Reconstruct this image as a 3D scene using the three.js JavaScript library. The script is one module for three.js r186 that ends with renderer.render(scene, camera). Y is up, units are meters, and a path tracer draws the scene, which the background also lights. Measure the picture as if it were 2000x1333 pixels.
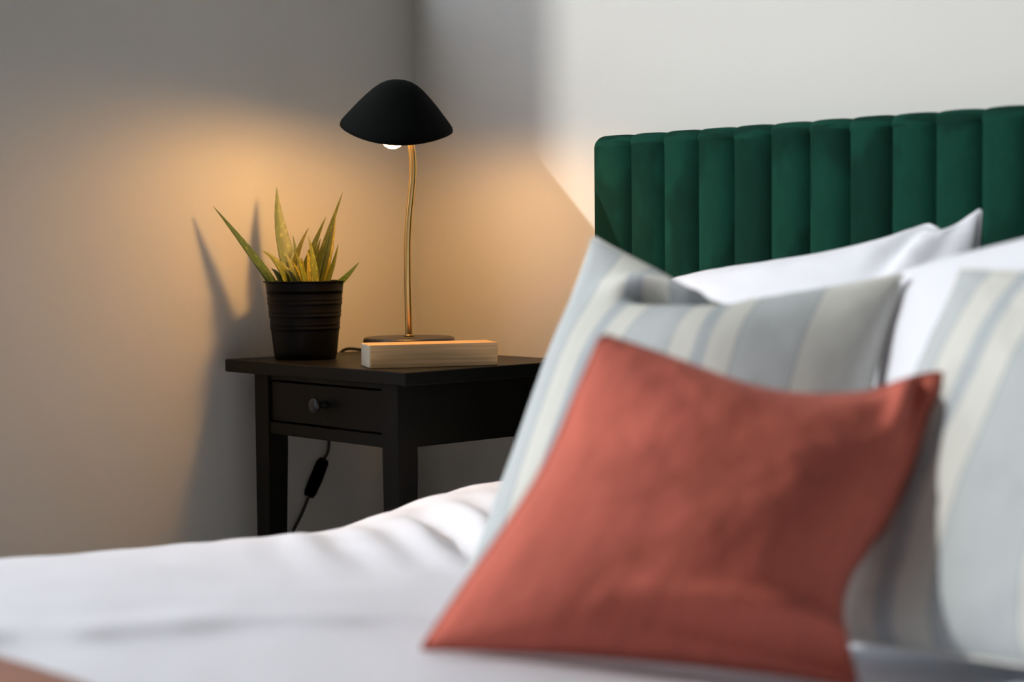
import * as THREE from 'three';
import { RoundedBoxGeometry } from 'three/addons/geometries/RoundedBoxGeometry.js';
import { mergeGeometries, mergeVertices, toCreasedNormals } from 'three/addons/utils/BufferGeometryUtils.js';

// ---------------------------------------------------------------- camera, sky, sun, exposure
// The corner of the room is the origin: x runs along the headboard wall, z out into the room, y is up.
const scene = new THREE.Scene();
const camera = new THREE.PerspectiveCamera(22.60, 2000 / 1333, 0.05, 60);
const CAM = new THREE.Vector3(2.36474, 0.87665, 1.95884);
camera.position.copy(CAM);
camera.up.set(-0.033902, 0.998447, -0.044218);
camera.lookAt(CAM.x - 0.732421, CAM.y - 0.054924, CAM.z - 0.678634);
camera.focus = 2.62;
camera.userData.fStop = 2.5;

const renderer = new THREE.WebGLRenderer({ antialias: true });
renderer.toneMapping = THREE.LinearToneMapping;
renderer.toneMappingExposure = 1.0;
renderer.shadowMap.enabled = true;
renderer.shadowMap.type = THREE.PCFSoftShadowMap;

scene.background = new THREE.Color().setRGB(3.5, 3.8, 4.3);

const SUN = new THREE.Vector3(0.52, -0.48, -0.71).normalize();
const sun = new THREE.DirectionalLight(new THREE.Color().setRGB(1.0, 0.99, 0.965), 3.06);
sun.name = 'sun';
sun.target.position.set(1.0, 0.7, 0.6);
sun.position.copy(sun.target.position).addScaledVector(SUN, -9);
sun.castShadow = true;
sun.shadow.radius = 1.15;
sun.shadow.mapSize.set(4096, 4096);
Object.assign(sun.shadow.camera, { left: -4, right: 4, top: 4, bottom: -4, near: 1, far: 16 });
scene.add(sun, sun.target);

// ---------------------------------------------------------------- helpers
let seed = 20240611;
const rnd = () => { seed = (seed * 1664525 + 1013904223) >>> 0; return seed / 4294967296; };
const V = (x, y, z) => new THREE.Vector3(x, y, z);
const lin = (r, g, b) => new THREE.Color().setRGB(r, g, b);
const clamp = (x, a = 0, b = 1) => Math.min(b, Math.max(a, x));
const smooth = (a, b, x) => { const t = clamp((x - a) / (b - a)); return t * t * (3 - 2 * t); };
const gauss = (x, s) => Math.exp(-(x * x) / (2 * s * s));
function table1(list, x) {
  if (x <= list[0][0]) return list[0][1];
  for (let i = 1; i < list.length; i++) if (x <= list[i][0]) {
    const [a, b] = [list[i - 1], list[i]], t = (x - a[0]) / (b[0] - a[0]);
    return a[1] + (b[1] - a[1]) * t * t * (3 - 2 * t);
  }
  return list[list.length - 1][1];
}
// value noise on a lattice, periodic where p is given
const perm = Array.from({ length: 4096 }, () => rnd());
const cell = (x, y, p) => perm[((((p ? ((x % p) + p) % p : x) * 73) ^ ((p ? ((y % p) + p) % p : y) * 151 + 17)) & 4095 + 0) & 4095];
function noise(x, y, p = 0) {
  const i = Math.floor(x), j = Math.floor(y), f = x - i, g = y - j, u = f * f * (3 - 2 * f), w = g * g * (3 - 2 * g);
  return (cell(i, j, p) * (1 - u) + cell(i + 1, j, p) * u) * (1 - w) + (cell(i, j + 1, p) * (1 - u) + cell(i + 1, j + 1, p) * u) * w;
}
function fbm(x, y, p = 0, oct = 4) {
  let s = 0, a = 0.5, t = 0;
  for (let o = 0; o < oct; o++) { s += a * noise(x, y, p); t += a; a *= 0.5; x *= 2; y *= 2; p *= 2; }
  return s / t;
}
function texture(w, h, fn, srgb, repeat = [1, 1]) {
  const d = new Uint8Array(w * h * 4);
  for (let j = 0; j < h; j++) for (let i = 0; i < w; i++) {
    const c = fn(i / w, j / h, i, j), k = (j * w + i) * 4;
    for (let n = 0; n < 3; n++) d[k + n] = clamp(Array.isArray(c) ? c[n] : c) * 255;
    d[k + 3] = 255;
  }
  const t = new THREE.DataTexture(d, w, h, THREE.RGBAFormat);
  t.magFilter = THREE.LinearFilter; t.minFilter = THREE.LinearMipmapLinearFilter; t.generateMipmaps = true;
  t.wrapS = t.wrapT = THREE.RepeatWrapping; t.repeat.set(...repeat);
  if (srgb) t.colorSpace = THREE.SRGBColorSpace;
  t.needsUpdate = true;
  return t;
}
const std = (o) => new THREE.MeshStandardMaterial(o);
const phy = (o) => new THREE.MeshPhysicalMaterial(o);
const used = new Map();
function numbered(name) { const n = used.get(name) ?? 0; used.set(name, n + 1); return n ? name + '_' + String(n).padStart(3, '0') : name; }
function mesh(name, geometry, material, parent) {
  const m = new THREE.Mesh(geometry, material);
  m.name = parent ? name : numbered(name);
  m.castShadow = m.receiveShadow = true;
  (parent ?? scene).add(m);
  return m;
}
function thing(name, label, category, [x, y, z] = [0, 0, 0], turn = 0, group) {
  const o = new THREE.Group();
  o.name = numbered(name); o.position.set(x, y, z); o.rotation.y = turn;
  o.userData = { label, category };
  if (group) o.userData.group = group;
  scene.add(o);
  return o;
}
function tag(o, label, category, group) { Object.assign(o.userData, { label, category }); if (group) o.userData.group = group; return o; }
function structure(name, geometry, material, label, category = 'wall') {
  const m = mesh(name, geometry, material);
  m.userData = { kind: 'structure', label, category };
  return m;
}
const box = (x0, x1, y0, y1, z0, z1) => { const g = new THREE.BoxGeometry(x1 - x0, y1 - y0, z1 - z0); g.translate((x0 + x1) / 2, (y0 + y1) / 2, (z0 + z1) / 2); return g; };
const rbox = (x0, x1, y0, y1, z0, z1, r = 0.002, s = 2) => { const g = new RoundedBoxGeometry(x1 - x0, y1 - y0, z1 - z0, s, r); g.translate((x0 + x1) / 2, (y0 + y1) / 2, (z0 + z1) / 2); return g; };
function worldUV(g, s = 1) {         // uv in metres from the larger faces of each triangle's normal
  const p = g.attributes.position, n = g.attributes.normal, uv = new Float32Array(p.count * 2);
  for (let i = 0; i < p.count; i++) {
    const ax = Math.abs(n.getX(i)), ay = Math.abs(n.getY(i)), az = Math.abs(n.getZ(i));
    const [a, b] = ax >= ay && ax >= az ? [p.getZ(i), p.getY(i)] : ay >= az ? [p.getX(i), p.getZ(i)] : [p.getX(i), p.getY(i)];
    uv[2 * i] = a * s; uv[2 * i + 1] = b * s;
  }
  g.setAttribute('uv', new THREE.BufferAttribute(uv, 2));
  return g;
}
function gridGeometry(nu, nv, fn, uvfn, flip = false) {
  const pos = [], uv = [], idx = [];
  for (let j = 0; j <= nv; j++) for (let i = 0; i <= nu; i++) {
    const q = fn(i / nu, j / nv, i, j); pos.push(q.x, q.y, q.z);
    uv.push(...(uvfn ? uvfn(i / nu, j / nv) : [i / nu, j / nv]));
  }
  for (let j = 0; j < nv; j++) for (let i = 0; i < nu; i++) {
    const a = j * (nu + 1) + i, b = a + 1, c = a + nu + 1, d = c + 1;
    if (flip) idx.push(a, c, b, b, c, d); else idx.push(a, b, c, b, d, c);
  }
  const g = new THREE.BufferGeometry();
  g.setAttribute('position', new THREE.Float32BufferAttribute(pos, 3));
  g.setAttribute('uv', new THREE.Float32BufferAttribute(uv, 2));
  g.setIndex(idx); g.computeVertexNormals();
  return g;
}
const tube = (pts, r, n = 48, m = 12) => new THREE.TubeGeometry(new THREE.CatmullRomCurve3(pts.map((p) => V(...p))), n, r, m, false);

// ---------------------------------------------------------------- materials
const plasterBump = texture(512, 512, (u, v) => 0.5 + 0.35 * (fbm(u * 64, v * 64, 64, 3) - 0.5) + 0.5 * (fbm(u * 8, v * 8, 8, 3) - 0.5), false, [1.2, 1.2]);
const wallPaint = std({ color: lin(0.60, 0.598, 0.568), roughness: 0.62, bumpMap: plasterBump, bumpScale: 0.0006 });
const ceilingPaint = std({ color: lin(0.80, 0.80, 0.78), roughness: 0.9 });
const whitePaint = std({ color: lin(0.78, 0.78, 0.76), roughness: 0.4 });
const floorTex = texture(512, 512, (u, v) => { const g = fbm(u * 6, v * 90, 0, 4); return [0.50 + 0.16 * (g - 0.5), 0.39 + 0.15 * (g - 0.5), 0.29 + 0.12 * (g - 0.5)]; }, true, [0.6, 1.6]);
const floorWood = std({ map: floorTex, roughness: 0.45 });
const render_ = std({ color: lin(0.42, 0.40, 0.37), roughness: 0.95 });
const glass = phy({ color: 0xffffff, roughness: 0, transmission: 1, thickness: 0, ior: 1.5 });

const grain = texture(512, 512, (u, v) => 0.5 + 0.6 * (fbm(u * 5, v * 80, 0, 4) - 0.5), false);
const blackWood = phy({ color: lin(0.0055, 0.0048, 0.004), roughness: 0.42, specularIntensity: 0.32, bumpMap: grain, bumpScale: 0.0002 });
const blackKnob = std({ color: lin(0.02, 0.021, 0.021), roughness: 0.3, metalness: 0.1 });
const potBlack = phy({ color: lin(0.003, 0.0026, 0.0024), roughness: 0.45, specularIntensity: 0.3 });
const lampBlack = phy({ color: lin(0.0022, 0.0028, 0.0026), roughness: 0.8, specularIntensity: 0.12 });
const lampInside = std({ color: lin(0.62, 0.52, 0.38), roughness: 0.6 });
const lampBase = std({ color: lin(0.016, 0.011, 0.008), roughness: 0.36 });
const brass = std({ color: lin(0.66, 0.43, 0.16), roughness: 0.26, metalness: 1 });
const rubber = std({ color: lin(0.006, 0.006, 0.006), roughness: 0.6 });
const soilTex = texture(128, 128, (u, v) => { const g = fbm(u * 24, v * 24, 24, 3); return [0.10 + 0.2 * g, 0.07 + 0.15 * g, 0.045 + 0.1 * g]; }, true);
const soilMat = std({ map: soilTex, roughness: 1, bumpMap: soilTex, bumpScale: 0.003 });

// ---------------------------------------------------------------- room shell
const RX = 4.4, RZ = 4.8, RH = 2.8, T = 0.16;
const W0 = 0.10, WD = 1.12, W1 = 4.0, WS = 1.318, WD0 = 0.42, WH = 2.62;   // the window in the left wall: a high part by the corner, a deep part beyond it
structure('floor', worldUV(box(-T, RX + T, -0.12, 0, -T, RZ + T)), floorWood, 'brown wooden floor under the bed and nightstand', 'floor');
structure('ceiling', box(-T, RX + T, RH, RH + 0.12, -T, RZ + T), ceilingPaint, 'white ceiling above the bed', 'ceiling');
structure('wall_back', worldUV(box(-T, RX + T, 0, RH, -T, 0)), wallPaint, 'pale grey wall behind the green headboard and lamp', 'wall');
structure('wall_front', worldUV(box(-T, RX + T, 0, RH, RZ, RZ + T)), wallPaint, 'pale grey wall facing the headboard', 'wall');
structure('wall_right', worldUV(box(RX, RX + T, 0, RH, 0, RZ)), wallPaint, 'pale grey wall on the far side of the bed', 'wall');
structure('wall_left', worldUV(mergeGeometries([
  box(-T, 0, 0, WS, 0, WD), box(-T, 0, 0, WD0, WD, W1), box(-T, 0, 0, RH, W1, RZ), box(-T, 0, WH, RH, 0, W1), box(-T, 0, WS, WH, 0, W0)])), wallPaint,
  'pale grey wall beside the nightstand, warmly lit by the lamp', 'wall');
structure('baseboard_back', rbox(0.014, RX, 0, 0.09, 0, 0.014, 0.003), whitePaint, 'white baseboard along the headboard wall', 'baseboard');
structure('baseboard_left', rbox(0, 0.014, 0, 0.09, 0, RZ, 0.003), whitePaint, 'white baseboard along the wall beside the nightstand', 'baseboard');
{
  const w = new THREE.Group(); w.name = 'window_1';
  w.userData = { kind: 'structure', label: 'stepped window in the wall beside the nightstand', category: 'window' };
  scene.add(w);
  const f = 0.035, x0 = -0.13, x1 = -0.09;
  const bar = (...q) => rbox(x0, x1, ...q, 0.004);
  mesh('window_frame', mergeGeometries([bar(WS - f, WS, W0, WD), bar(WD0, WD0 + f, WD, W1), bar(WD0, WS, WD - f, WD), bar(WH - f, WH, W0, W1), bar(WS, WH, W0, W0 + f), bar(WD0, WH, W1 - f, W1)]), whitePaint, w);
  mesh('pane', box(-0.113, -0.107, WS, WH - f, W0 + f, W1 - f), glass, w);
  mesh('pane', box(-0.113, -0.107, WD0 + f, WS, WD, W1 - f), glass, w);
}
// the house across the way: its corner draws the soft upright shadow edge on the headboard wall
structure('house_outside', box(-9, -4.42, -0.5, 11, -2, 6.52), render_, 'grey rendered house across the way, outside the window', 'building');
structure('ground_outside', box(-14, -T, -0.9, -0.5, -12, 14), render_, 'grey paved ground outside the window', 'ground');

// ---------------------------------------------------------------- nightstand
{
  const t = thing('nightstand', 'black-brown wooden nightstand with one drawer in the corner beside the bed', 'nightstand', [0.255, 0, 0.2505]);
  const hw = 0.23, hd = 0.175, H = 0.70, top = 0.0205;
  const wb = (...a) => worldUV(rbox(...a), 3);
  mesh('table_top', wb(-hw, hw, H - top, H, -hd, hd, 0.0025), blackWood, t);
  const xi = hw - 0.048, zi = hd - 0.025, L = 0.037;
  for (const sx of [-1, 1]) for (const sz of [-1, 1]) {
    // square above, tapering on the inner faces below the apron
    const xo = sx * xi, xin = sx * (xi - L), zo = sz * zi, zin = sz * (zi - L), k = 0.011;
    const rings = [[H - top, 0], [0.56, 0], [0, k]].map(([y, d]) => [[xo, zo], [xin + sx * d, zo], [xin + sx * d, zin + sz * d], [xo, zin + sz * d]].map(([x, z]) => V(x, y, z)));
    const pos = [], quad = (a, b, c, d) => { for (const q of [a, b, c, a, c, d]) pos.push(q.x, q.y, q.z); };
    const flip = sx * sz > 0;
    for (let r = 0; r < 2; r++) for (let i = 0; i < 4; i++) { const j = (i + 1) % 4, [A, B] = [rings[r], rings[r + 1]]; flip ? quad(A[i], B[i], B[j], A[j]) : quad(A[j], B[j], B[i], A[i]); }
    const [A, B] = [rings[0], rings[2]];
    flip ? (quad(A[0], A[1], A[2], A[3]), quad(B[3], B[2], B[1], B[0])) : (quad(A[3], A[2], A[1], A[0]), quad(B[0], B[1], B[2], B[3]));
    const g = new THREE.BufferGeometry(); g.setAttribute('position', new THREE.Float32BufferAttribute(pos, 3)); g.computeVertexNormals();
    mesh('leg', worldUV(g, 3), blackWood, t);
  }
  const yb = 0.583, a = xi - L, c = zi - L;
  for (const sx of [-1, 1]) mesh('side_panel', wb(sx * (xi - 0.014) - 0.007, sx * (xi - 0.014) + 0.007, yb, H - top, -c, c, 0.001), blackWood, t);
  mesh('back_panel', wb(-a, a, yb, H - top, -zi + 0.004, -zi + 0.018, 0.001), blackWood, t);
  mesh('front_rail', wb(-a, a, yb, yb + 0.019, zi - 0.022, zi - 0.002, 0.0015), blackWood, t);
  mesh('top_rail', wb(-a, a, H - top - 0.010, H - top, zi - 0.022, zi - 0.004, 0.001), blackWood, t);
  const d = mesh('drawer', mergeGeometries([wb(-a + 0.002, a - 0.002, yb + 0.0215, H - top - 0.0125, zi - 0.022, zi - 0.005, 0.0015),
    box(-a + 0.012, a - 0.012, yb + 0.03, H - top - 0.03, -zi + 0.03, zi - 0.022)].map((g) => { g = g.index ? g.toNonIndexed() : g; return g; })), blackWood, t);
  const kp = [[0, 0], [0.0062, 0], [0.0055, 0.004], [0.0048, 0.009], [0.0052, 0.013], [0.0085, 0.016], [0.0115, 0.0185], [0.0122, 0.0215], [0.0108, 0.0242], [0.006, 0.0256], [0, 0.026]];
  const kg = new THREE.LatheGeometry(kp.map(([x, y]) => new THREE.Vector2(x, y)), 32);
  kg.rotateX(Math.PI / 2); kg.translate(0, 0.638, zi - 0.005);
  mesh('knob', kg, blackKnob, d);
}

// ---------------------------------------------------------------- table lamp
{
  const t = thing('table_lamp', 'black hat-shaped table lamp with curved brass stem, switched on', 'lamp', [0.300, 0.70, 0.265]);
  const lathe = (pts, n = 64) => new THREE.LatheGeometry(pts.map(([x, y]) => new THREE.Vector2(x, y)), n);
  const base = mesh('base', lathe([[0, 0], [0.067, 0], [0.0705, 0.003], [0.0715, 0.008], [0.0715, 0.033], [0.0705, 0.0365], [0.067, 0.038], [0.012, 0.0385], [0, 0.0385]]), lampBase, t);
  mesh('collar', lathe([[0, 0.0383], [0.0075, 0.0383], [0.0075, 0.041], [0.0062, 0.042], [0, 0.042]], 32), brass, base);
  // the stem sways a little as it rises and leans out over the table
  mesh('stem', tube([[0, 0.036, 0], [0.0042, 0.0850, 0.0042], [0.0095, 0.1329, 0.0087], [0.0162, 0.1885, 0.0134], [0.0224, 0.2278, 0.0153], [0.0285, 0.2591, 0.0156], [0.0352, 0.2980, 0.0170], [0.0378, 0.3290, 0.0211], [0.0376, 0.3460, 0.0255], [0.0345, 0.3680, 0.0330], [0.0315, 0.390, 0.0395]], 0.0056, 110, 16), brass, t);
  // shade: a shallow hat leaning towards the foot of the bed, its brim drooping front and back
  const shade = new THREE.Group();
  shade.name = 'shade_mount';
  const up = V(0, 1, 0).addScaledVector(V(0.733, 0, 0.68), 0.16).addScaledVector(V(0.68, 0, -0.733), 0.080).normalize();
  const q = new THREE.Quaternion().setFromUnitVectors(V(0, 1, 0), up);
  const rim = V(0.030, 0.361, 0.044);
  const outer = [[0, 0.0755], [0.010, 0.0748], [0.020, 0.0722], [0.030, 0.0672], [0.040, 0.0595], [0.051, 0.0490], [0.063, 0.0362], [0.076, 0.0210], [0.084, 0.0115], [0.0885, 0.0055], [0.0900, 0.0010], [0.0898, -0.0030], [0.0885, -0.0042]];
  const inner = [[0.0872, -0.0030], [0.0868, 0.0040], [0.0745, 0.0196], [0.0615, 0.0348], [0.0495, 0.0474], [0.0385, 0.0578], [0.029, 0.0652], [0.019, 0.0702], [0.009, 0.0728], [0, 0.0735]];
  const place = (g) => {
    const p = g.attributes.position, k = 0.955;
    for (let i = 0; i < p.count; i++) { const x = p.getX(i), z = p.getZ(i), f = (x * 0.733 + z * 0.68) / 0.09; p.setXYZ(i, x * k, p.getY(i) * k - 0.016 * f * f, z * k); }
    g.computeVertexNormals(); g.applyQuaternion(q); g.translate(rim.x, rim.y, rim.z); return g; };
  const sh = mesh('shade', place(lathe(outer, 96)), lampBlack, t);
  mesh('shade_lining', place(lathe([[0.0885, -0.0042], ...inner], 96)), lampInside, sh);
  const bulbC = V(0.0260, 0.3470, 0.0485);
  const sg = lathe([[0, 0], [0.0135, 0], [0.0135, 0.034], [0.010, 0.042], [0, 0.042]], 32);
  sg.applyQuaternion(q); sg.translate(...bulbC.clone().addScaledVector(up, 0.0325).toArray());
  mesh('socket', sg, lampBase, t);
  const bg = lathe([[0, -0.0195], [0.006, -0.0186], [0.0118, -0.0155], [0.0164, -0.0106], [0.019, -0.0045], [0.0195, 0.003], [0.0185, 0.012], [0.0155, 0.021], [0.0125, 0.028], [0.012, 0.042], [0, 0.042]], 40);
  bg.applyQuaternion(q); bg.translate(...bulbC.toArray());
  mesh('bulb', bg, std({ color: lin(0.9, 0.8, 0.65), roughness: 0.4, emissive: lin(1, 0.72, 0.38), emissiveIntensity: 6 }), t);
  const lamp = new THREE.PointLight(lin(1.0, 0.52, 0.15), 0.39);
  lamp.name = 'lamp_light';
  lamp.position.copy(bulbC).addScaledVector(up, 0.022).add(t.position);
  lamp.castShadow = true; lamp.shadow.radius = 1.4; lamp.shadow.mapSize.set(1024, 1024);
  scene.add(lamp);
  // cord: off the table's left edge, down beside the wall, with a rocker switch
  const w = ([x, y, z]) => [x - 0.300, y - 0.70, z - 0.265];
  const cord = mesh('cord', tube([[0.250, 0.706, 0.217], [0.18, 0.7035, 0.16], [0.06, 0.7035, 0.165], [0.022, 0.7035, 0.18], [0.0115, 0.690, 0.187], [0.012, 0.62, 0.197], [0.013, 0.56, 0.208], [0.013, 0.528, 0.213], [0.013, 0.505, 0.233], [0.013, 0.458, 0.2535], [0.013, 0.429, 0.269], [0.013, 0.40, 0.288], [0.016, 0.30, 0.34], [0.03, 0.12, 0.40], [0.05, 0.006, 0.42], [0.09, 0.0045, 0.36], [0.06, 0.0045, 0.22], [0.03, 0.0045, 0.10]].map(w), 0.0027, 200, 10), rubber, t);
  const a = V(...w([0.013, 0.5155, 0.2215])), b = V(...w([0.013, 0.4575, 0.2535]));
  const dir = b.clone().sub(a), len = dir.length();
  const s2 = new THREE.Shape();
  const prof = [[-0.0048, 0], [0.0048, 0], [0.0075, 0.006], [0.0082, len * 0.5], [0.0075, len - 0.006], [0.0048, len], [-0.0048, len], [-0.0075, len - 0.006], [-0.0082, len * 0.5], [-0.0075, 0.006]];
  prof.forEach(([x, y], i) => i ? s2.lineTo(x, y) : s2.moveTo(x, y));
  const swg = new THREE.ExtrudeGeometry(s2, { depth: 0.010, bevelEnabled: true, bevelSize: 0.0015, bevelThickness: 0.0015, bevelSegments: 2 });
  const roc = rbox(-0.0112, -0.006, len * 0.38, len * 0.62, -0.0002, 0.0102, 0.0015);
  swg.translate(0, 0, -0.005); roc.translate(0, 0, -0.005);
  const basis = new THREE.Matrix4().makeBasis(V(1, 0, 0).cross(dir.clone().normalize()).negate(), dir.clone().normalize(), V(1, 0, 0).negate()).setPosition(a);
  swg.applyMatrix4(basis); roc.applyMatrix4(basis);
  mesh('switch', swg, rubber, cord);
  mesh('rocker', roc, rubber, cord);
}

// ---------------------------------------------------------------- wooden block
{
  const wood = texture(512, 256, (u, v) => { const g = fbm(u * 3, v * 46, 0, 4), k = fbm(u * 2 + 9, v * 9, 0, 3), s = 0.55 * (g - 0.5) + 0.35 * (k - 0.5); return [0.86 + s * 0.42, 0.69 + s * 0.42, 0.47 + s * 0.4]; }, true);
  const t = thing('wooden_block', 'long pale wooden block lying in front of the lamp base', 'block', [0.4015, 0.70, 0.3086], Math.atan2(0.884, 0.467));
  const b = rbox(-0.097, 0.097, 0, 0.0348, -0.034, 0.034, 0.0012);
  const p = b.attributes.position, n = b.attributes.normal, uv = [];
  for (let i = 0; i < p.count; i++) { const e = Math.abs(n.getX(i)) > 0.8; uv.push(e ? p.getZ(i) * 5 : p.getX(i) * 3.5 + 0.4, e ? p.getY(i) * 2 : Math.abs(n.getY(i)) > 0.8 ? p.getZ(i) * 8 : p.getY(i) * 9); }
  b.setAttribute('uv', new THREE.Float32BufferAttribute(uv, 2));
  mesh('body', b, phy({ map: wood, roughness: 0.42, clearcoat: 0.25, clearcoatRoughness: 0.3 }), t);
  mesh('end_cap', rbox(-0.0982, -0.0968, 0.001, 0.0338, -0.033, 0.033, 0.0006), std({ color: lin(0.68, 0.62, 0.50), roughness: 0.6 }), t).userData.label = 'pale end face';
}

// ---------------------------------------------------------------- potted aloe
{
  const t = thing('potted_aloe', 'spiky green aloe plant in a black ribbed pot on the nightstand', 'plant', [0.121, 0.70, 0.334]);
  const lathe = (pts, n = 72) => new THREE.LatheGeometry(pts.map(([x, y]) => new THREE.Vector2(x, y)), n);
  const prof = [[0, 0], [0.0475, 0], [0.0492, 0.002], [0.0497, 0.006]];
  const H = 0.125;
  for (let i = 0; i <= 110; i++) {
    const y = 0.008 + (H - 0.010) * i / 110;
    let r = 0.0497 + (0.0628 - 0.0497) * (y / H);
    for (const [yc, h] of [[0.050, 1], [0.0565, 0.6], [0.070, 1], [0.0765, 0.6], [0.090, 1], [0.0965, 0.6]]) r += 0.0012 * h * gauss(y - yc, 0.0016);
    prof.push([r, y]);
  }
  prof.push([0.0640, H - 0.0018], [0.0655, H - 0.0012], [0.0660, H], [0.0655, H + 0.001], [0.0630, H + 0.0008], [0.0618, H - 0.002], [0.0610, H - 0.02], [0, H - 0.02]);
  mesh('pot', lathe(prof), potBlack, t);
  const so = new THREE.CircleGeometry(0.0608, 40); so.rotateX(-Math.PI / 2); so.translate(0, H - 0.012, 0);
  mesh('soil', so, soilMat, t);
  const leafTex = (c, s) => texture(64, 256, (u, v) => {
    const streak = smooth(0.60, 0.78, fbm(u * 9 + s, v * 26 + s, 0, 3)), f = fbm(u * 5 + 3 * s, v * 9, 0, 3);
    return [0, 1, 2].map((i) => c[i] * (0.82 + 0.36 * f) + streak * [0.20, 0.17, 0.10][i]);
  }, true);
  const kinds = [[0.27, 0.36, 0.15], [0.40, 0.42, 0.12], [0.52, 0.48, 0.12]].map((c, i) => phy({ map: leafTex(c, i * 7.3), roughness: 0.42, transmission: 0 }));
  const R = V(0.680, 0, -0.733), A = V(-0.733, 0, -0.680), U = V(0, 1, 0);
  const pxm = 1210, S = H - 0.014;
  // each leaf: foot and tip as [right, up, away] in metres, its width, its sideways bow, colour kind
  const leaf = (b, tip, w, bow, kind) => {
    w *= 1.28;
    const P = ([r, u, a]) => V(0, S, 0).addScaledVector(R, r).addScaledVector(U, u).addScaledVector(A, a);
    const B = P(b), E = P(tip), M = B.clone().lerp(E, 0.5).addScaledVector(R, bow[0]).addScaledVector(U, bow[1]).addScaledVector(A, bow[2] ?? 0);
    const curve = new THREE.QuadraticBezierCurve3(B, M.clone().multiplyScalar(2).sub(B.clone().add(E).multiplyScalar(0.5)), E);
    const n = 26, m = 12, out = V(tip[0] - b[0], 0, tip[2] - b[2]);
    const face = R.clone().multiplyScalar(out.x).addScaledVector(A, out.z); // the hollow side looks up and inwards
    if (face.length() < 0.004) face.copy(A).negate();
    face.normalize().negate().addScaledVector(A, -0.55).normalize();
    const g = gridGeometry(m, n, (u, v) => {
      const c = curve.getPoint(v), tg = curve.getTangent(v), side = tg.clone().cross(face).normalize(), nor = side.clone().cross(tg).normalize();
      const wd = w / 2 * Math.pow(1 - Math.pow(v, 1.55), 0.9) * (0.86 + 0.14 * Math.sin(v * 3)) + 0.0003;
      const ang = u * Math.PI * 2, x = Math.cos(ang), y = Math.sin(ang);
      const th = y > 0 ? 0.10 * y : 0.46 * y;
      const teeth = 1 + 0.03 * Math.abs(x) * Math.sin(v * 95);
      return c.addScaledVector(side, x * wd * teeth).addScaledVector(nor, (th + 0.16 * x * x) * wd);
    }, (u, v) => [u * 2, v]);
    mesh('leaf', mergeVertices(g), kinds[kind], t).geometry.computeVertexNormals();
  };
  const px = (x, y, a) => [(x - 597) / pxm, (563 - y) / pxm, a];
  leaf(px(545, 566, 0.00), px(425, 399, -0.016), 0.020, [0.006, -0.004], 0);
  leaf(px(583, 566, 0.02), px(538, 361, 0.050), 0.027, [-0.009, 0], 0);
  leaf(px(572, 566, -0.03), px(521, 486, -0.030), 0.017, [0.006, 0.008], 1);
  leaf(px(556, 566, 0.02), px(526, 521, 0.040), 0.012, [0.002, 0.004], 0);
  leaf(px(590, 566, -0.035), px(545, 500, -0.015), 0.010, [0.004, 0.002], 1);
  leaf(px(592, 566, 0.03), px(569, 455, 0.045), 0.011, [-0.001, 0], 0);
  leaf(px(575, 566, 0.00), px(606, 441, 0.010), 0.016, [-0.008, 0], 2);
  leaf(px(582, 566, 0.02), px(637, 420, 0.030), 0.020, [-0.002, 0], 1);
  leaf(px(605, 566, 0.03), px(669, 373, 0.040), 0.019, [-0.001, 0], 1);
  leaf(px(627, 566, -0.005), px(661, 406, -0.010), 0.021, [0.004, 0], 2);
  leaf(px(622, 566, -0.035), px(610, 459, -0.030), 0.013, [0.003, 0], 1);
  leaf(px(608, 566, -0.04), px(585, 486, -0.040), 0.013, [0.002, 0], 1);
  leaf(px(634, 566, -0.02), px(666, 475, -0.020), 0.015, [0.003, 0], 1);
  leaf(px(648, 566, -0.01), px(705, 509, -0.005), 0.014, [0.002, -0.001], 0);
  leaf(px(612, 566, 0.01), px(645, 456, 0.015), 0.017, [-0.002, 0], 1);
  leaf(px(600, 566, -0.025), px(576, 503, -0.030), 0.012, [0.003, 0], 2);
  leaf(px(590, 566, 0.0), px(590, 500, 0.012), 0.016, [0.001, 0], 2);
  leaf(px(603, 566, 0.035), px(624, 462, 0.045), 0.016, [-0.002, 0], 1);
  leaf(px(618, 566, 0.020), px(653, 436, 0.026), 0.015, [-0.001, 0], 0);
  leaf(px(583, 566, -0.020), px(563, 492, -0.012), 0.013, [0.003, 0.002], 1);
  leaf(px(610, 566, -0.010), px(604, 486, -0.004), 0.014, [0.002, 0], 2);
}

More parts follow.
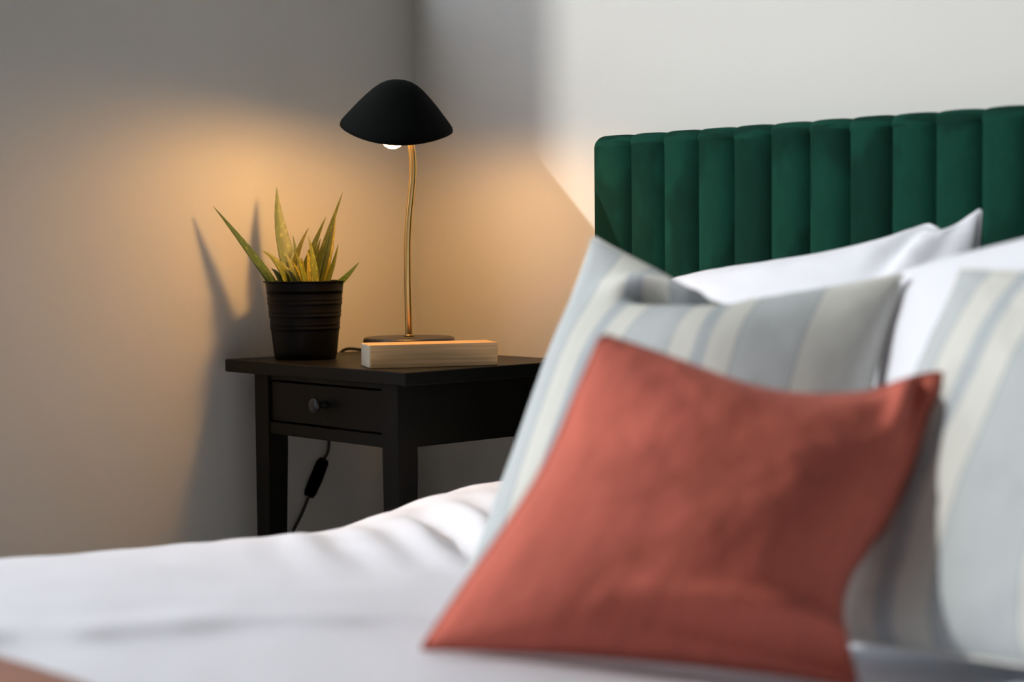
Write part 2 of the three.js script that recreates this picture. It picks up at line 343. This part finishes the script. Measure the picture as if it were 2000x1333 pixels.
// ---------------------------------------------------------------- bed with channelled velvet headboard
const HBX = 0.5325, HBZ = 0.0905, PITCH = 0.0662, NCH = 25, HBTOP = 1.045;
const HBR = HBX + 0.0725 + PITCH * (NCH - 1);
{
  const nap = texture(512, 512, (u, v) => { const a = fbm(u * 7, v * 7, 7, 4), b = fbm(u * 40, v * 40, 40, 2), k = 0.90 + 0.22 * (smooth(0.40, 0.58, a) - 0.5) + 0.10 * (b - 0.5); return [0.075 * k, 0.240 * k, 0.192 * k]; }, true);
  const velvetBump = texture(256, 256, (u, v) => fbm(u * 60, v * 60, 60, 2), false);
  const velvet = phy({ map: nap, roughness: 0.85, specularIntensity: 0.1, sheen: 0.03, sheenColor: lin(0.22, 0.42, 0.34), sheenRoughness: 0.45, bumpMap: velvetBump, bumpScale: 0.0003 });
  const t = thing('upholstered_bed', 'double bed with dark green velvet headboard of upright channels', 'bed', [HBX, 0, 0]);
  const W = HBR - HBX;
  const head = mesh('headboard', worldUV(rbox(0.002, W - 0.002, 0.06, HBTOP - 0.014, 0.004, HBZ - 0.018, 0.010, 3), 2), velvet, t);
  for (let c = 0; c < NCH; c++) {
    const x0 = c ? 0.0725 + PITCH * (c - 1) : 0, w = c ? PITCH : 0.0725, y0 = 0.28, r = 0.020;
    const path = [];                                           // along the channel: up the front, over the top, back to the wall
    for (let k = 0; k <= 14; k++) path.push([y0 + (HBTOP - r - y0) * k / 14, HBZ, 0, 1]);
    for (let k = 1; k <= 10; k++) { const a = k / 10 * Math.PI / 2; path.push([HBTOP - r + r * Math.sin(a), HBZ - r + r * Math.cos(a), Math.sin(a), Math.cos(a)]); }
    for (let k = 1; k <= 3; k++) path.push([HBTOP, HBZ - r - (HBZ - r - 0.006) * k / 3, 1, 0]);
    const dx = (rnd() - 0.5) * 0.0012, ph = rnd() * 9, ox = rnd() * 3;
    const g = gridGeometry(18, path.length - 1, (u, v, i, j) => {
      const [y, z, ny, nz] = path[j], s = 2 * u - 1;
      // full in the middle, rolled steeply into the seams
      let h = -0.013 * Math.pow(u, 5) - 0.006 * Math.pow(1 - u, 16) - 0.004 * Math.pow(1 - u, 4);
      if (ny > 0) h *= 1 - 0.82 * ny;
      if (c === NCH - 1) h *= 0.5;
      if (c === 0) h = -0.013 * Math.pow(u, 5) * (1 - 0.82 * ny) - 0.004 * Math.pow(1 - u, 16);
      h += 0.0009 * (fbm(u * 1.5 + ph, y * 14 + ph) - 0.5);
      const wob = 0.0011 * Math.sin(y * 9 + c * 1.3) * (1 - Math.abs(s));
      return V(x0 + u * w + dx * (1 - Math.abs(s)) + wob, y + h * ny, z + h * nz);
    }, (u, v) => [(x0 + u * w) * 2.1 + ox, v * 1.6 + c * 0.137]);
    mesh('channel', g, velvet, head);
  }
  mesh('bed_base', worldUV(rbox(0.03, W - 0.03, 0.10, 0.31, HBZ, 2.15, 0.02, 3), 2), velvet, t);
  for (const x of [0.08, W - 0.08]) for (const z of [0.2, 2.08]) mesh('foot', rbox(x - 0.025, x + 0.025, 0, 0.10, z - 0.025, z + 0.025, 0.004), blackWood, t);
}
const cottonBump = texture(512, 512, (u, v, i, j) => 0.5 + 0.22 * (((i >> 1) + (j >> 1)) % 2 - 0.5) + 0.5 * (fbm(u * 24, v * 24, 24, 3) - 0.5), false, [5, 5]);
const cotton = phy({ color: lin(0.765, 0.785, 0.845), roughness: 0.85, bumpMap: cottonBump, bumpScale: 0.0006, sheen: 0.1, sheenColor: lin(0.8, 0.8, 0.85), sheenRoughness: 0.5 });
tag(mesh('mattress', rbox(HBX + 0.035, HBR - 0.035, 0.312, 0.505, HBZ + 0.012, 2.13, 0.04, 4), cotton), 'thick white mattress under the white duvet', 'mattress');

// ---------------------------------------------------------------- duvet
const sp = (x, k) => (x + Math.sqrt(x * x + k * k)) / 2;
const DX0 = 0.548, DX1 = HBR - 0.015, DZ0 = 0.115, DZ1 = 2.16, DTOP = 0.562;
const edgeDip = [[0.30, 0.012], [0.42, 0.010], [0.50, -0.002], [0.58, -0.017], [0.66, -0.028], [0.74, -0.026], [0.84, -0.020], [0.92, -0.016], [1.02, -0.009], [1.12, -0.002], [1.30, 0.002], [1.6, 0.002]];
const foldLine = [[0.90, 1.32], [1.0, 1.262], [1.075, 1.215], [1.185, 1.150], [1.27, 1.118], [1.33, 1.062], [1.5, 0.98], [1.8, 0.9]];
function duvetTop(x, z) {
  let h = table1(edgeDip, z) * gauss(Math.max(0, x - 0.60), 0.13);
  h += 0.010 * (fbm(x * 3.1 + 5, z * 2.7 + 1) - 0.5) + 0.004 * (fbm(x * 9 + 5, z * 9 + 1) - 0.5);
  h -= 0.042 * gauss(x - 1.60, 0.20) * gauss(z - 0.84, 0.17);      // pressed down by the cushions
  // a broad fold that steps down towards the camera side
  const d = x - table1(foldLine, z), amp = 0.007 * smooth(0.85, 1.25, z);
  h += amp * (0.5 - smooth(-0.012, 0.016, d)) + amp * 0.8 * gauss(d + 0.02, 0.03);
  const d2 = d + 0.17 + 0.03 * Math.sin(z * 5);
  h += 0.002 * gauss(d2, 0.03) * smooth(0.9, 1.1, z);
  // creases running out from the foot of the pillows
  const cw = gauss(x - 0.93, 0.13) * gauss(z - 0.66, 0.13), q = -0.5 * x + 0.87 * z + 0.02 * fbm(x * 8, z * 8);
  h += cw * (0.010 * Math.sin(q * 95 + 2.2 * fbm(x * 6, z * 6)) + 0.006 * Math.sin(q * 57 + 1));
  h += 0.014 * gauss(x - 0.78, 0.10) * gauss(z - 0.52, 0.09);
  return h;
}
function duvetSurface(p, q, lift = 0) {
  const k = 0.075, xw = DX1 - DX0, zl = DZ1 - DZ0;
  const x = DX0 + sp(p, k) - sp(p - xw, k), z = DZ0 + q - sp(q - zl, k);
  const drop = sp(-p, k) + sp(p - xw, k) + sp(q - zl, k);
  const flat = Math.exp(-drop * 9);
  const hang = smooth(0.05, 0.25, drop), wave = 0.010 * hang * Math.sin((Math.abs(p - xw / 2) > xw / 2 - 0.02 ? z : x) * 17);
  return V(x + (p < 0 ? -wave - lift * (1 - flat) : p > xw ? wave + lift * (1 - flat) : 0), DTOP - drop + duvetTop(x, z) * (0.25 + 0.75 * flat) + lift * flat, z + (q > zl ? wave + lift * (1 - flat) : 0));
}
{
  const xw = DX1 - DX0, zl = DZ1 - DZ0, hang = 0.27;
  const top = gridGeometry(230, 230, (u, v) => duvetSurface(-hang + u * (xw + 2 * hang), v * (zl + hang)), (u, v) => [u * (xw + 2 * hang), v * (zl + hang)], true);
  const under = gridGeometry(60, 60, (u, v) => { const q = duvetSurface(-hang + u * (xw + 2 * hang), v * (zl + hang)); q.y -= 0.018; q.x += (xw / 2 + DX0 - q.x) * 0.012; return q; }, (u, v) => [u, v]);
  tag(mesh('duvet', mergeGeometries([top, under]), cotton), 'rumpled white duvet spread over the bed under the cushions', 'duvet');
}
{
  // throw over the foot half of the bed, just entering the picture
  const xw = DX1 - DX0, zl = DZ1 - DZ0, hang = 0.20, q0 = 1.352 - DZ0, q1 = zl + 0.22;
  const knit = texture(256, 256, (u, v) => 0.5 + 0.5 * Math.sin(u * Math.PI * 64) * Math.sin(v * Math.PI * 64), false, [6, 6]);
  const m = phy({ color: lin(0.34, 0.165, 0.115), roughness: 0.95, bumpMap: knit, bumpScale: 0.0008, sheen: 0.3, sheenColor: lin(0.6, 0.4, 0.35), sheenRoughness: 0.6 });
  const edge = (u) => 0.006 * Math.sin(u * 9) + 0.004 * Math.sin(u * 23 + 1);
  const f = (lift) => (u, v) => { const e = Math.min(1, v / 0.04, (1 - v) / 0.04); return duvetSurface(-hang + u * (xw + 2 * hang), q0 + edge(u) + v * (q1 - q0), 0.002 + lift * Math.sqrt(clamp(e))); };
  const a = gridGeometry(160, 120, f(0.010), (u, v) => [u * 2, v], true), b = gridGeometry(80, 40, f(0), (u, v) => [u * 2, v]);
  tag(mesh('throw_blanket', mergeGeometries([a, b]), m), 'dusty pink-brown throw laid across the foot of the bed', 'blanket');
}

// ---------------------------------------------------------------- pillows and cushions
function pillow(o) {
  const N = o.n ?? 72, { bl, br, tl, tr } = o, W = o.size[0], H = o.size[1];
  const sheet = (s, t) => V(0, 0, 0).addScaledVector(bl, (1 - s) * (1 - t)).addScaledVector(br, s * (1 - t)).addScaledVector(tl, (1 - s) * t).addScaledVector(tr, s * t);
  const eu = br.clone().add(tr).sub(bl).sub(tl).normalize(), ev = tl.clone().add(tr).sub(bl).sub(br).normalize();
  const nor = eu.clone().cross(ev).normalize();
  const c = (i) => (1 - Math.cos(Math.PI * i / N)) / 2;
  const at = (u, v, side) => {
    const a = 1 - (2 * u - 1) ** 2, b = 1 - (2 * v - 1) ** 2;
    let s = 0.5 + (u - 0.5) * (1 - (o.bow?.[0] ?? 0.06) * Math.pow(b, 0.8)), t = 0.5 + (v - 0.5) * (1 - (o.bow?.[1] ?? 0.06) * Math.pow(a, 0.8));
    if (o.warp) { const [ds, dt] = o.warp(u, v); s += ds; t += dt; }
    const q = sheet(s, t), e = Math.pow(a * b, o.round ?? 0.5);
    const full = e * (1 + 0.35 * (0.5 - v) * (o.sag ?? 1));
    if (side > 0) q.addScaledVector(nor, o.front * full + (o.lift ? o.lift(u, v) * smooth(0, 0.25, e) : 0));
    else q.addScaledVector(nor, -o.back * full);
    if (o.push) q.add(o.push(u, v, e));
    return q;
  };
  const uv = (u, v) => [u * W, v * H];
  const f = gridGeometry(N, N, (x, y, i, j) => at(c(i), c(j), 1), (x, y) => uv(c(x * N), c(y * N)));
  const b = gridGeometry(N, N, (x, y, i, j) => at(c(i), c(j), -1), (x, y) => uv(c(x * N), c(y * N)), true);
  const ring = [];
  for (let i = 0; i < N; i++) ring.push(at(c(i), 0, 1)); for (let i = 0; i < N; i++) ring.push(at(1, c(i), 1));
  for (let i = N; i > 0; i--) ring.push(at(c(i), 1, 1)); for (let i = N; i > 0; i--) ring.push(at(0, c(i), 1));
  const group = thing(o.name, o.label, o.category, [0, 0, 0], 0, o.group);
  const base = bl.clone().add(br).multiplyScalar(0.5);
  group.position.copy(base);
  const g = mergeGeometries([f, b]); g.translate(-base.x, -base.y, -base.z);
  mesh('cover', g, o.material, group);
  const pts = ring.filter((q, i) => i % 2 === 0).map((q) => q.sub(base));
  mesh('seam', new THREE.TubeGeometry(new THREE.CatmullRomCurve3(pts, true), 260, o.seam ?? 0.0022, 6, true), o.seamMaterial ?? o.material, group);
  return group;
}
const wrinkle = (k, s) => (u, v) => k * (fbm(u * 5 + s, v * 5 + s) - 0.5) + k * 0.4 * (fbm(u * 14 + s, v * 14) - 0.5);

// white pillow against the headboard, its flanged corner standing up
pillow({ name: 'white_pillow', label: 'white pillow against the headboard with an upright flanged corner', category: 'pillow', group: 'white bed pillows',
  bl: V(0.80, 0.575, 0.43), br: V(1.40, 0.575, 0.42), tl: V(0.775, 0.825, 0.22), tr: V(1.262, 0.924, 0.180), size: [0.68, 0.45],
  front: 0.085, back: 0.045, bow: [0.02, 0.06], round: 0.42, material: cotton,
  lift: (u, v) => 0.012 * (fbm(u * 4 + 2, v * 4) - 0.5) - 0.014 * gauss(u - 0.87 + 0.25 * (1 - v), 0.025) * smooth(0.6, 0.9, v) + 0.010 * gauss(u - 0.93 + 0.25 * (1 - v), 0.02) * smooth(0.6, 0.9, v),
  warp: (u, v) => [0, (-0.06 * gauss(u - 0.62, 0.26) - 0.055 * gauss(u - 0.92, 0.03) + 0.03 * gauss(u - 0.86, 0.03)) * v * v * v] });
// white pillow in front of it
pillow({ name: 'white_pillow', label: 'white pillow between the two striped cushions, behind them', category: 'pillow', group: 'white bed pillows',
  bl: V(1.405, 0.575, 0.625), br: V(1.96, 0.575, 0.55), tl: V(1.338, 0.846, 0.468), tr: V(1.93, 0.985, 0.335), size: [0.68, 0.45],
  front: 0.078, back: 0.06, bow: [0.0, 0.03], round: 0.42, material: cotton,
  lift: (u, v) => 0.010 * (fbm(u * 4 + 8, v * 4) - 0.5) - 0.022 * gauss(u - 0.47 + 0.3 * (1 - v), 0.05) * smooth(0.5, 0.8, v),
  warp: (u, v) => [0, 0.05 * gauss(u - 0.5, 0.12) * v * v * v] });

// woven stripes: cream bands with three blue threads, broad blue-grey bands of fine pinstripes
const CREAM = [0.800, 0.805, 0.780], GREY = [0.690, 0.715, 0.722], BLUE = [0.625, 0.668, 0.700], DARK = [0.56, 0.60, 0.615];
function stripeColour(s) {                 // s in stripe periods
  const p = ((s % 1) + 1) % 1;
  if (p < 0.52 && s > 2) return CREAM;
  if (p < 0.52) { const b = Math.abs(p - 0.26); return b < 0.018 ? GREY : b < 0.038 ? BLUE : b < 0.058 ? GREY : CREAM; }
  const e = Math.min(p - 0.52, 1 - p);
  if (e < 0.012) return DARK;
  return Math.floor((p - 0.52) * 54) % 2 ? GREY : GREY.map((x) => x + 0.022);
}
const stripes = texture(2048, 64, (u, v) => { const c = stripeColour(u * 4), n = 0.03 * (fbm(u * 600, v * 60, 0, 2) - 0.5); return c.map((x) => x + n); }, true);
const linenBump = texture(512, 512, (u, v, i, j) => 0.5 + 0.3 * (fbm(u * 160, v * 14, 0, 2) - 0.5) + 0.3 * (fbm(u * 14, v * 160, 0, 2) - 0.5) + 0.14 * ((i + j) % 2), false, [4, 4]);
const PERIOD = 0.163;                      // metres of cloth per stripe period
const striped = (shift) => { const m = stripes.clone(); m.repeat.set(1 / (PERIOD * 4), 1); m.offset.set(shift / 4, 0); m.needsUpdate = true;
  return phy({ map: m, roughness: 0.9, bumpMap: linenBump, bumpScale: 0.0005, sheen: 0.1, sheenColor: lin(0.7, 0.7, 0.7), sheenRoughness: 0.6 }); };
const creamSeam = std({ color: lin(0.70, 0.70, 0.65), roughness: 0.9 });

pillow({ name: 'striped_cushion', label: 'striped cushion with a dented top behind the red cushion', category: 'cushion', group: 'blue-grey and cream striped cushions', n: 110,
  bl: V(1.100, 0.545, 0.855), br: V(1.415, 0.55, 0.685), tl: V(1.046, 0.888, 0.622), tr: V(1.370, 0.846, 0.501), size: [0.45, 0.45],
  front: 0.070, back: 0.060, bow: [0.03, 0.02], material: striped(-0.25), seamMaterial: creamSeam,
  warp: (u, v) => {
    const k = u < 0.45 ? u / 0.45 : (1 - u) / 0.55, dip = (k - 0.12 * gauss(u - 0.45, 0.05)) * Math.pow(v, 4);
    const pull = gauss(u - 0.24, 0.13) * smooth(0.55, 1.0, v);
    return [0.10 * pull, -0.20 * dip];
  },
  lift: (u, v) => {
    // the chopped crease: a sharp valley running down to the left from the dip, a full lobe above it
    const line = 0.925 - 0.35 * Math.max(0, 0.46 - u), d = v - line, along = smooth(0.14, 0.26, u) * smooth(0.60, 0.47, u);
    return 0.010 * (fbm(u * 3 + 4, v * 3) - 0.5) - 0.038 * along * gauss(d, 0.024) + 0.022 * smooth(0.05, 0.2, u) * smooth(0.52, 0.40, u) * gauss(d - 0.05, 0.035) + 0.012 * gauss(u - 0.5, 0.2) * gauss(v - 0.72, 0.12);
  } });
pillow({ name: 'striped_cushion', label: 'striped cushion on the right, partly shaded by the red cushion', category: 'cushion', group: 'blue-grey and cream striped cushions', n: 90,
  bl: V(1.470, 0.540, 0.790), br: V(1.93, 0.55, 0.77), tl: V(1.468, 0.852, 0.548), tr: V(1.92, 0.85, 0.58), size: [0.45, 0.45],
  front: 0.062, back: 0.050, bow: [0.012, 0.03], material: striped(-0.24), seamMaterial: creamSeam,
  lift: wrinkle(0.012, 3.1) });

const redTex = texture(512, 512, (u, v) => { const k = 0.9 + 0.14 * fbm(u * 180, v * 16, 0, 2) + 0.10 * (fbm(u * 5, v * 5, 0, 3) - 0.5); return [0.775 * k, 0.400 * k, 0.335 * k]; }, true, [2.2, 2.2]);
const redLinen = phy({ map: redTex, roughness: 0.92, bumpMap: linenBump, bumpScale: 0.0006, sheen: 0.25, sheenColor: lin(0.9, 0.5, 0.45), sheenRoughness: 0.55 });
pillow({ name: 'red_cushion', label: 'terracotta red linen cushion in front of the striped cushions', category: 'cushion', n: 110,
  bl: V(1.321, 0.556, 1.093), br: V(1.564, 0.522, 0.833), tl: V(1.341, 0.802, 0.904), tr: V(1.526, 0.762, 0.665), size: [0.40, 0.40],
  front: 0.080, back: 0.035, bow: [0.03, 0.05], material: redLinen, seam: 0.003,
  warp: (u, v) => [0.03 * gauss(v - 0.55, 0.2) * (1 - u) ** 3 - 0.10 * gauss(v - 0.27, 0.16) * u ** 4, -0.105 * gauss(u - 0.60, 0.27) * (1 - smooth(0.78, 1, u)) * v ** 3],
  lift: (u, v) => 0.014 * (fbm(u * 3 + 1, v * 3 + 6) - 0.5) + 0.004 * (fbm(u * 9 + 1, v * 9 + 6) - 0.5)
    + 0.014 * smooth(0.25, 0.8, u) * (gauss(v - 0.17 + 0.05 * u, 0.030) - gauss(v - 0.10 + 0.05 * u, 0.025))
    - 0.012 * gauss(u - 0.93, 0.02) * smooth(0.7, 0.9, v) + 0.012 * gauss(u - 0.89, 0.02) * smooth(0.7, 0.9, v) });

renderer.render(scene, camera);
